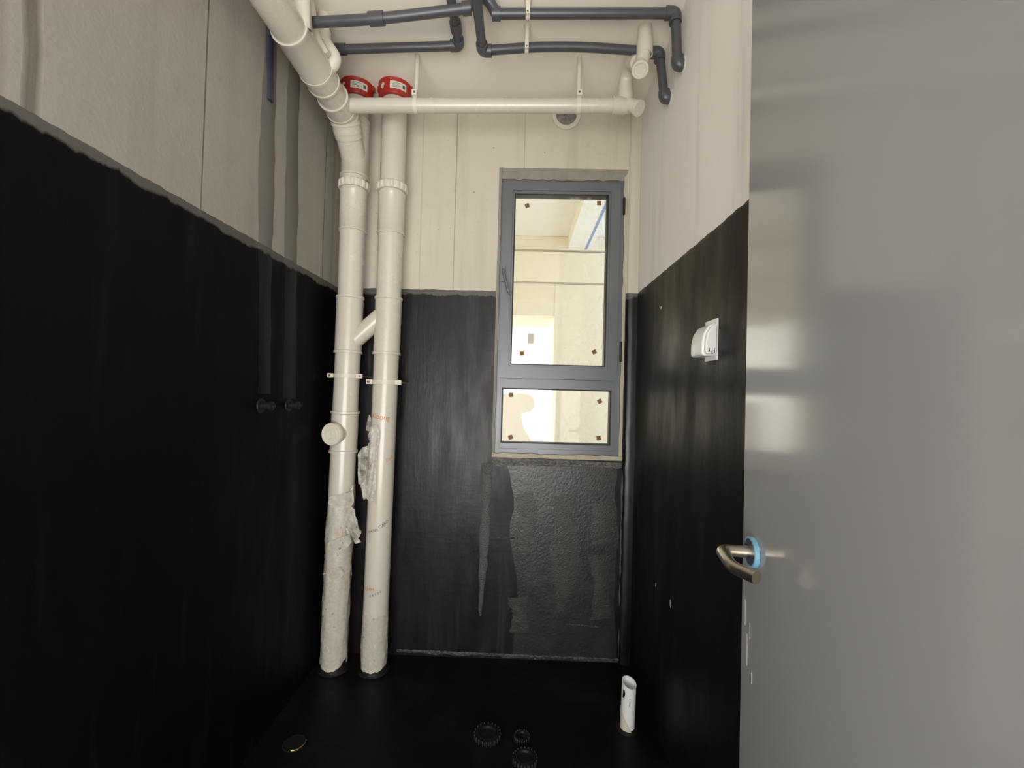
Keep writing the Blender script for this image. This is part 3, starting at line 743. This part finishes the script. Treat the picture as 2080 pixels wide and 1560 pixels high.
# upper line
wu = thing('water_pipe', 'grey water pipe line highest in view, with a bridge bend near the middle', 'pipe', (-.3, 1.5, ZC), 'grey water pipes under the ceiling')
UY = 1.46
u0 = pY(625, 43, UY); u1 = pY(765, 38, UY); u2 = pY(850, 29, UY); u3 = pY(948, 17, UY)
u0 = Vector((XL + .02, UY + .012, u0.z))
Mesh().tube(spline([u0, u0.lerp(u1, .5) + Vector((0, 0, -.002)), u1, u2, u3], 5), GR, 20).build('pipe', M_grey, wu)
coupling(u1, u2 - u0, wu)
u4 = pY(1008, 28, 1.52); u5 = pY(1372, 27, 1.53)
midb = (u3 + u4) / 2; midb.z = ZC - .024
Mesh().tube(spline([u3, u3.lerp(midb, .6) + Vector((0, 0, .008)), midb, u4.lerp(midb, .5) + Vector((0, 0, .012)), u4], 6), GR * 1.12, 20).build('bridge_bend', M_grey, wu)
coupling(u3, u3 - u2, wu, .03); coupling(u4, u5 - u4, wu, .03)
Mesh().tube([u4, (u4 + u5) / 2, u5], GR, 20).build('pipe', M_grey, wu)
u6 = pY(1376, 132, 1.535)
elbow_body(u5, M_grey, wu, .0215, (-1, 0, 0), (0, 0, -1), .034)
Mesh().tube([u5, u6], GR, 20).build('pipe', M_grey, wu)
elbow_body(u6, M_grey, wu, .0215, (0, 0, 1), (1, 0, 0), .028)
Mesh().tube([u6, (XR + .01, u6.y, u6.z)], GR * .8, 16).build('wall_tail', M_grey, wu)
Mesh().lathe((XR - .004, u6.y, u6.z), (1, 0, 0), [(0, .012), (0, .024), (.004, .030), (.004, .012)], 20).build('wall_filler', M_chip, wu)
ub = lw(545, 205)
Mesh().tube(fillet([u0, (XL - .002, u0.y - .005, u0.z), (XL - .001, ub.y, ub.z)], .02, 6), GR, 16).build('chase_pipe', M_blue, wu)
# lower-left line with the first pipe running towards the camera
wl = thing('water_pipe', 'grey water pipe from left wall, turning towards the camera above the bridge bend', 'pipe', (-.5, 1.69, ZC), 'grey water pipes under the ceiling')
LY = 1.69
l0 = pY(665, 101, LY); l1 = pY(933, 93, LY); l0b = Vector((XL + .002, LY, l0.z))
l1.z = min(l1.z, ZC - .024); l0.z = l0b.z = min(l0.z, ZC - .035)
Mesh().tube([l0b, l0, (l0 + l1) / 2, l1], GR, 20).build('pipe', M_grey, wl)
coupling(pY(690, 100, LY) * 1.0, (1, 0, 0), wl, .05, .020).location.z = 0
elbow_body(l1, M_grey, wl, .0215, (-1, 0, 0), (0, -1, 0), .034)
Mesh().tube([l1, (l1.x, Y0 + .002, l1.z)], GR, 20).build('pipe', M_grey, wl)
coupling(l1 + Vector((0, -.09, 0)), (0, 1, 0), wl, .04)
# lower-right line with the second pipe running towards the camera
wr = thing('water_pipe', 'sagging grey water pipe from right wall, turning towards the camera under the bridge bend', 'pipe', (.2, 1.64, ZC), 'grey water pipes under the ceiling')
rp = [pY(x, y, yy) for x, y, yy in ((980, 103, 1.62), (1040, 99, 1.63), (1100, 95.5, 1.64), (1190, 96, 1.65), (1280, 102, 1.66), (1340, 107, 1.67))]
Mesh().tube(spline(rp, 6), GR, 20).build('pipe', M_grey, wr)
elbow_body(rp[0], M_grey, wr, .0215, (1, 0, 0), (0, -1, 0), .034)
Mesh().tube([rp[0], (rp[0].x, Y0 + .002, rp[0].z - .002)], GR, 20).build('pipe', M_grey, wr)
r6 = pY(1349, 199, 1.672)
elbow_body(rp[-1], M_grey, wr, .0215, (-1, 0, 0), (0, 0, -1), .032)
Mesh().tube([rp[-1], r6], GR, 20).build('pipe', M_grey, wr)
elbow_body(r6, M_grey, wr, .0215, (0, 0, 1), (1, 0, 0), .026)
Mesh().tube([r6, (XR + .01, r6.y, r6.z)], GR * .8, 16).build('wall_tail', M_grey, wr)
Mesh().lathe((XR - .004, r6.y, r6.z), (1, 0, 0), [(0, .012), (0, .024), (.004, .030), (.004, .012)], 20).build('wall_filler', M_chip, wr)
# white clips
for c, lab in ((u4.lerp(u5, (pY(1072, 28, 1.525).x - u4.x) / (u5.x - u4.x)), 'white strap clip on the upper grey pipe'), (pY(1070, 97, 1.636), 'white strap clip on the sagging lower grey pipe')):
    t = thing('pipe_clip', lab, 'clip', (c.x, c.y, ZC), 'white clips of the grey pipes')
    Mesh().tube([(c.x, c.y, ZC), (c.x, c.y, ZC - .004), (c.x, c.y, ZC - .012), (c.x, c.y, c.z + .016)], [.014, .014, .009, .008], 14).build('stem', M_white2, t)
    Mesh().lathe((c.x - .007, c.y, c.z), (1, 0, 0), [(0, .0167), (0, .0195), (.014, .0195), (.014, .0167)], 24).build('strap', M_white2, t)
    g_ = Mesh().box((c.x - .007, c.y - .024, c.z - .018), (c.x + .007, c.y - .016, c.z + .012)).build('buckle', M_white2, t, 0)
    Mesh().box((c.x - .003, c.y - .0245, c.z - .014), (c.x + .003, c.y - .024, c.z - .009)).build('slot', M_ink, g_, 0)

# ------------------------------------------------------------------ small things on walls and floor
vc = pY(1150, 236, YB)
t = thing('vent_sleeve', 'round white vent sleeve set in the wall above the window', 'vent', (vc.x, YB, vc.z))
Mesh().lathe((vc.x, YB - .012, vc.z), (0, 1, 0), [(0, .049), (0, .066), (.002, .068), (.014, .068), (.014, .049)], 44).build('sleeve_rim', M_white2, t)
v = []; f = []
for i in range(9):
    for k in range(36):
        r = .052 * i / 8 + .0005; a = 2 * math.pi * k / 36; v.append((vc.x + r * math.cos(a), YB - .003 + .004 * noise.noise((math.cos(a) * i, math.sin(a) * i, 2)), vc.z + r * math.sin(a)))
for i in range(8):
    for k in range(36): f.append((i * 36 + k, i * 36 + (k + 1) % 36, i * 36 + 36 + (k + 1) % 36, i * 36 + 36 + k))
finish('crumpled_foil', v, f, M_foil, t, 0)

# socket box with splash hood on the right wall
h0 = pX(1459, 688, XR); zlo = pX(1459, 722, XR).z; zhi = pX(1459, 654, XR).z; yA = h0.y; yBk = 1.315
t = thing('socket_hood', 'white splash hood of a wall socket on the black wall', 'socket cover', (XR, (yA + yBk) / 2, zlo))
hh = zhi - zlo
def hood(dn, y0, y1, z0, z1, name, mat, par):
    h = z1 - z0; pr = [(0, z0), (dn * .82, z0), (dn * .96, z0 + h * .04), (dn, z0 + h * .12), (dn * .985, z0 + h * .42), (dn * .86, z0 + h * .68), (dn * .55, z0 + h * .90), (dn * .2, z0 + h * .985), (0, z1)]
    o = Mesh().prism([(XR - d, y0, z) for d, z in pr], (0, y1 - y0, 0)).build(name, mat, par, 30)
    bv = o.modifiers.new('soft_edge', 'BEVEL'); bv.width = .004; bv.segments = 3; bv.limit_method = 'ANGLE'; bv.angle_limit = R(50)
    return o
hood(.040, yA + .012, yBk, zlo, zhi, 'hood', M_hood, t)
lid = hood(.034, yA, yA + .016, zlo + .004, zhi - .004, 'end_cheek', M_hood, t)
Mesh().box((XR - .005, yA, zlo - .012), (XR, yA + .075, zhi + .010)).build('back_plate', M_hood, t, 0)
for k, (dy, dz, l) in enumerate(((.012, .006, .014), (.018, .004, .010), (.026, .010, .010))):
    Mesh().prism([(XR - dy, yA - .0004, zlo + dz), (XR - dy + .003, yA - .0004, zlo + dz), (XR - dy + .0025, yA - .0004, zlo + dz + l), (XR - dy + .0005, yA - .0004, zlo + dz + l)], (0, -.0006, 0)).build('paint_mark', M_blackcoat, lid, 0)

# chips of pale paint on the black right wall
for px, py, s, lab in ((1343, 625, .008, 'small pale chip in the black coating near the corner'), (1332, 1189, .014, 'pale scuff in the black coating, upper of two'), (1362, 1226, .016, 'pale scuff in the black coating, lower of two')):
    c = pX(px, py, XR); rnd = random.Random(px); pts = []
    for k in range(9):
        a = 2 * math.pi * k / 9; r = s * rnd.uniform(.35, 1); pts.append(c + Vector((0, r * math.cos(a) * .6, r * math.sin(a))))
    Mesh().prism(pts, (-.0012, 0, 0)).build('coating_chip', M_chip if py < 700 else M_mortar, wall_right, 0)

# water outlets on the left wall
for px, py, lab in ((530, 824, 'black coated water outlet on the left wall, nearer the camera'), (586, 823, 'black coated water outlet on the left wall, nearer the stacks')):
    c = lw(px, py)
    t = thing('water_outlet', lab, 'water outlet', (XL, c.y, c.z), 'water outlets on the left wall')
    Mesh().lathe((XL, c.y, c.z), (1, 0, 0), [(0, .002), (0, .026), (.004, .024), (.006, .002)], 24).build('coated_flange', M_blackcoat, t)
    st = Mesh().lathe((XL, c.y, c.z), (1, 0, 0), [(.003, .002), (.003, .0135), (.030, .0135), (.030, .0155), (.040, .0155), (.042, .013), (.042, .002)], 6 if False else 20).build('stub', M_blackcoat, t)
    Mesh().lathe((XL + .042, c.y, c.z), (1, 0, 0), [(0, .001), (0, .007), (.008, .006), (.008, .001)], 8).build('plug_head', M_blackcoat, st)

# white stub standing on the floor by the right wall
fb = pZ(1274, 1480, 0.0); ft = pY(1278, 1386, fb.y - .0)
t = thing('floor_pipe_stub', 'short white open pipe stub standing on the black floor', 'pipe', (fb.x, fb.y, 0))
v = []; f = []; seg = 32; nz = 10; r0, r1 = .0265, .0235
H = ft.z
for rr, inner in ((r0, 0), (r1, 1)):
    for i in range(nz + 1):
        for k in range(seg):
            a = 2 * math.pi * k / seg; tilt_ = .010 * math.cos(a - R(115))
            z = (H + tilt_ * 1.0) * i / nz
            v.append((fb.x + (ft.x - fb.x) * i / nz + rr * math.cos(a), fb.y + rr * math.sin(a), z))
nn = (nz + 1) * seg
for b0 in (0, nn):
    for i in range(nz):
        for k in range(seg): f.append((b0 + i * seg + k, b0 + i * seg + (k + 1) % seg, b0 + i * seg + seg + (k + 1) % seg, b0 + i * seg + seg + k))
for k in range(seg): f.append((nz * seg + k, nz * seg + (k + 1) % seg, nn + nz * seg + (k + 1) % seg, nn + nz * seg + k))
tube_o = finish('tube', v, f, M_hood, t, 40)
def on_stub(th, z, w, h, mat, name):
    pts = []
    for u, q in ((-w, -h), (w * .4, -h), (w, h * .2), (w * .5, h), (-w * .6, h)):
        a = R(th) + u / r0; x = fb.x + (ft.x - fb.x) * (z + q) / H
        pts.append((x + (r0 + .0006) * math.sin(a), fb.y - (r0 + .0006) * math.cos(a), z + q))
    return finish(name, pts, [tuple(range(5))], mat, t, 0)
on_stub(-55, H * .80, .006, .016, M_blackcoat, 'paint_splash'); on_stub(-4, H * .66, .0012, .014, M_blackcoat, 'paint_splash'); on_stub(60, H * .72, .0012, .010, M_blackcoat, 'paint_splash')
# loose paper-like wrap at the foot of the stub
v = []; f = []
for i in range(9):
    s = i / 8; z = H * (.50 - .48 * s)
    for k in range(10):
        a = R(-95) + R(20 + 95 * s) * k / 9; rr = r0 + .0015 + .003 * s * (k / 9)
        v.append((fb.x + (ft.x - fb.x) * z / H + rr * math.sin(a), fb.y - rr * math.cos(a), z))
for i in range(8):
    for k in range(9): f.append((i * 10 + k, i * 10 + k + 1, i * 10 + k + 11, i * 10 + k + 10))
finish('wrap_flap', v, f, M_white2, t, 60)
Mesh().lathe((fb.x, fb.y, 0), (0, 0, 1), [(0, .024), (0, .040), (.003, .036), (.010, .027), (.010, .024)], 26).build('coating_fillet', M_blackcoat, t)

# floor drain rim and ridged caps on the floor
c = pZ(598, 1510, 0.0)
t = thing('floor_drain', 'brass rimmed floor drain at the bottom left of the floor', 'drain', (c.x, c.y, 0))
Mesh().lathe((c.x, c.y, 0), (0, 0, 1), [(0, .034), (.0, .039), (.003, .038), (.003, .034)], 32).build('rim', M_blackcoat, t)
Mesh().tube([(c.x + .037 * math.cos(R(a)), c.y + .037 * math.sin(R(a)), .0035) for a in range(-80, 25, 8)], .0018, 8).build('bare_brass_edge', M_brass, t)
Mesh().lathe((c.x, c.y, 0), (0, 0, 1), [(0, .001), (0, .034), (.0015, .034), (.0015, .001)], 32).build('grate', M_blackcoat, t)
for px, py, r, lab in ((990, 1506, .052, 'black coated ridged pipe cap on the floor, leftward of the window line'), (1060, 1512, .030, 'small black coated ridged pipe cap on the floor under the window'), (1066, 1556, .045, 'black coated ridged pipe cap at the bottom edge of the picture')):
    c = pZ(px, py - 10, 0.0)
    t = thing('drain_plug', lab, 'pipe cap', (c.x, c.y, 0), 'black coated pipe caps on the floor')
    Mesh().lathe((c.x, c.y, 0), (0, 0, 1), [(0, .001), (0, r * .88), (.014, r * .85), (.016, r * .6), (.010, r * .5), (.010, .001)], 30).build('cap', M_blackcoat, t)
    n = 20
    for k in range(n):
        a = 2 * math.pi * k / n; q = Vector((c.x + r * .9 * math.cos(a), c.y + r * .9 * math.sin(a), 0))
        Mesh().tube([q, q + Vector((0, 0, .014)), q + Vector((0, 0, .018))], [.0048, .0045, .002], 7).build('ridge', M_blackcoat, t)

# ------------------------------------------------------------------ torn protective film on the stacks
def sleeve(name, z0, z1, right_, label, seed, torn, nz=70, na=64, amp=.003, base=.0012):
    v = []; f = []; idx = {}
    for i in range(nz + 1):
        z = z0 + (z1 - z0) * i / nz
        for k in range(na):
            a = 2 * math.pi * k / na; c = sp(z, right_)
            q = Vector((math.cos(a) * 3, math.sin(a) * 3, z * 12)); s = noise.noise(q + Vector((seed, 0, 0))); s2 = noise.noise(Vector((math.cos(a) * 9, math.sin(a) * 9, z * 60 + seed)))
            r = RS + base + max(0, amp * (s * 1.3 + .5 * s2 + .3))
            v.append((c.x + r * math.sin(a), c.y - r * math.cos(a), z))
    for i in range(nz):
        for k in range(na):
            a = 2 * math.pi * k / na; a = a if a <= math.pi else a - 2 * math.pi; z = z0 + (z1 - z0) * (i + .5) / nz
            if torn(a, z): continue
            f.append((i * na + k, i * na + (k + 1) % na, (i + 1) * na + (k + 1) % na, (i + 1) * na + k))
    o = finish(name, v, f, M_film, None, 60)
    return tag(o, label, 'plastic film', 'torn film on the stacks')
def flap(name, outline, y, parent, seed, amp=.012):
    """a crumpled sheet hanging off the pipe: outline in the picture, at depth y"""
    bm = bmesh.new(); vs = [bm.verts.new(pY(a, b, y)) for a, b in outline]; bm.faces.new(vs)
    bmesh.ops.triangulate(bm, faces=bm.faces[:]); bmesh.ops.subdivide_edges(bm, edges=bm.edges[:], cuts=3, use_grid_fill=True)
    bmesh.ops.triangulate(bm, faces=bm.faces[:])
    for q in bm.verts:
        n1 = noise.noise((q.co.x * 45, seed, q.co.z * 45)); n2 = noise.noise((q.co.x * 120, seed + 5, q.co.z * 120))
        q.co.y += amp * n1 + amp * .4 * n2 - amp; q.co.x += .003 * n2
    me = bpy.data.meshes.new(name); bm.to_mesh(me); bm.free()
    for p in me.polygons: p.use_smooth = True
    me.materials.append(M_film); o = bpy.data.objects.new(name, me); COL.objects.link(o); o.parent = parent
    return o
def torn_left(a, z):
    top = HC - .52 + .05 * math.sin(a + .4) + .03 * noise.noise((a * 3, 0, 3)) + .06 * (a / 3)
    if z > top: return True
    return noise.noise((math.cos(a) * 5, math.sin(a) * 5, z * 22)) > .62
fl = sleeve('plastic_film', .03, HC - .40, False, 'crumpled torn plastic film round the foot of the left stack', 2.0, torn_left, amp=.0045)
flap('film_flap', [(712, 1025), (722, 1035), (727, 1055), (730, 1070), (736, 1075), (733, 1088), (729, 1092), (735, 1100), (726, 1102), (722, 1098), (718, 1086), (708, 1082), (702, 1062), (706, 1040)], SY - .045, fl, 1)
flap('film_flap', [(656, 1165), (668, 1155), (692, 1152), (700, 1165), (690, 1175), (672, 1180), (664, 1166)], SY - .058, fl, 2, .006)
flap('film_flap', [(670, 1008), (690, 1004), (708, 1001), (718, 988), (720, 1020), (712, 1030), (690, 1032), (675, 1030), (668, 1022)], SY - .060, fl, 4, .006)
flap('film_flap', [(668, 1100), (690, 1092), (712, 1084), (716, 1100), (706, 1112), (686, 1118), (668, 1116)], SY - .060, fl, 6, .006)
def torn_right(a, z):
    top = HC - 1.0 + .03 * noise.noise((a * 3, 1, 3))
    if z > top: return True
    return noise.noise((math.cos(a) * 5, math.sin(a) * 5, z * 22 + 7)) > .6
fr_ = sleeve('plastic_film', .03, HC - .90, True, 'speckled torn plastic film round the foot of the right stack', 9.0, torn_right, amp=.003)
fm = flap('plastic_film', [(752, 868), (768, 862), (774, 880), (768, 910), (766, 960), (765, 1000), (764, 1026), (759, 1015), (752, 1020), (745, 1010), (740, 1016), (741, 1004), (750, 985), (742, 978), (734, 983), (730, 982), (730, 960), (734, 945), (728, 935), (728, 925), (738, 908), (749, 905), (752, 895)], SY - .062, None, 3, .012)
tag(fm, 'torn clear film hanging off the middle of the right stack', 'plastic film', 'torn film on the stacks')
fm2 = flap('film_flap', [(748, 846), (752, 842), (756, 868), (750, 876), (744, 874), (746, 860)], SY - .05, fm, 8, .004)

for r_, par, cut in ((False, ss, .050), (True, vs_, .018)):
    v = []; f = []; na = 48; c = sp(0, r_)
    for k in range(na):
        a = 2 * math.pi * k / na; top_ = .014 + .016 * abs(noise.noise((math.cos(a) * 4, math.sin(a) * 4, 3 if r_ else 8))) + cut * max(0, math.sin(a - R(20))) ** 2
        for rr, z in ((.069, .001), (.063, .006), (.0605, top_ * .6), (.0595, top_), (.054, top_)):
            v.append((c.x + rr * math.sin(a), c.y - rr * math.cos(a), z))
    for k in range(na):
        for j in range(4): f.append((k * 5 + j, k * 5 + j + 1, ((k + 1) % na) * 5 + j + 1, ((k + 1) % na) * 5 + j))
    finish('coating_skirt', v, f, M_blackcoat, par, 50)

settle()
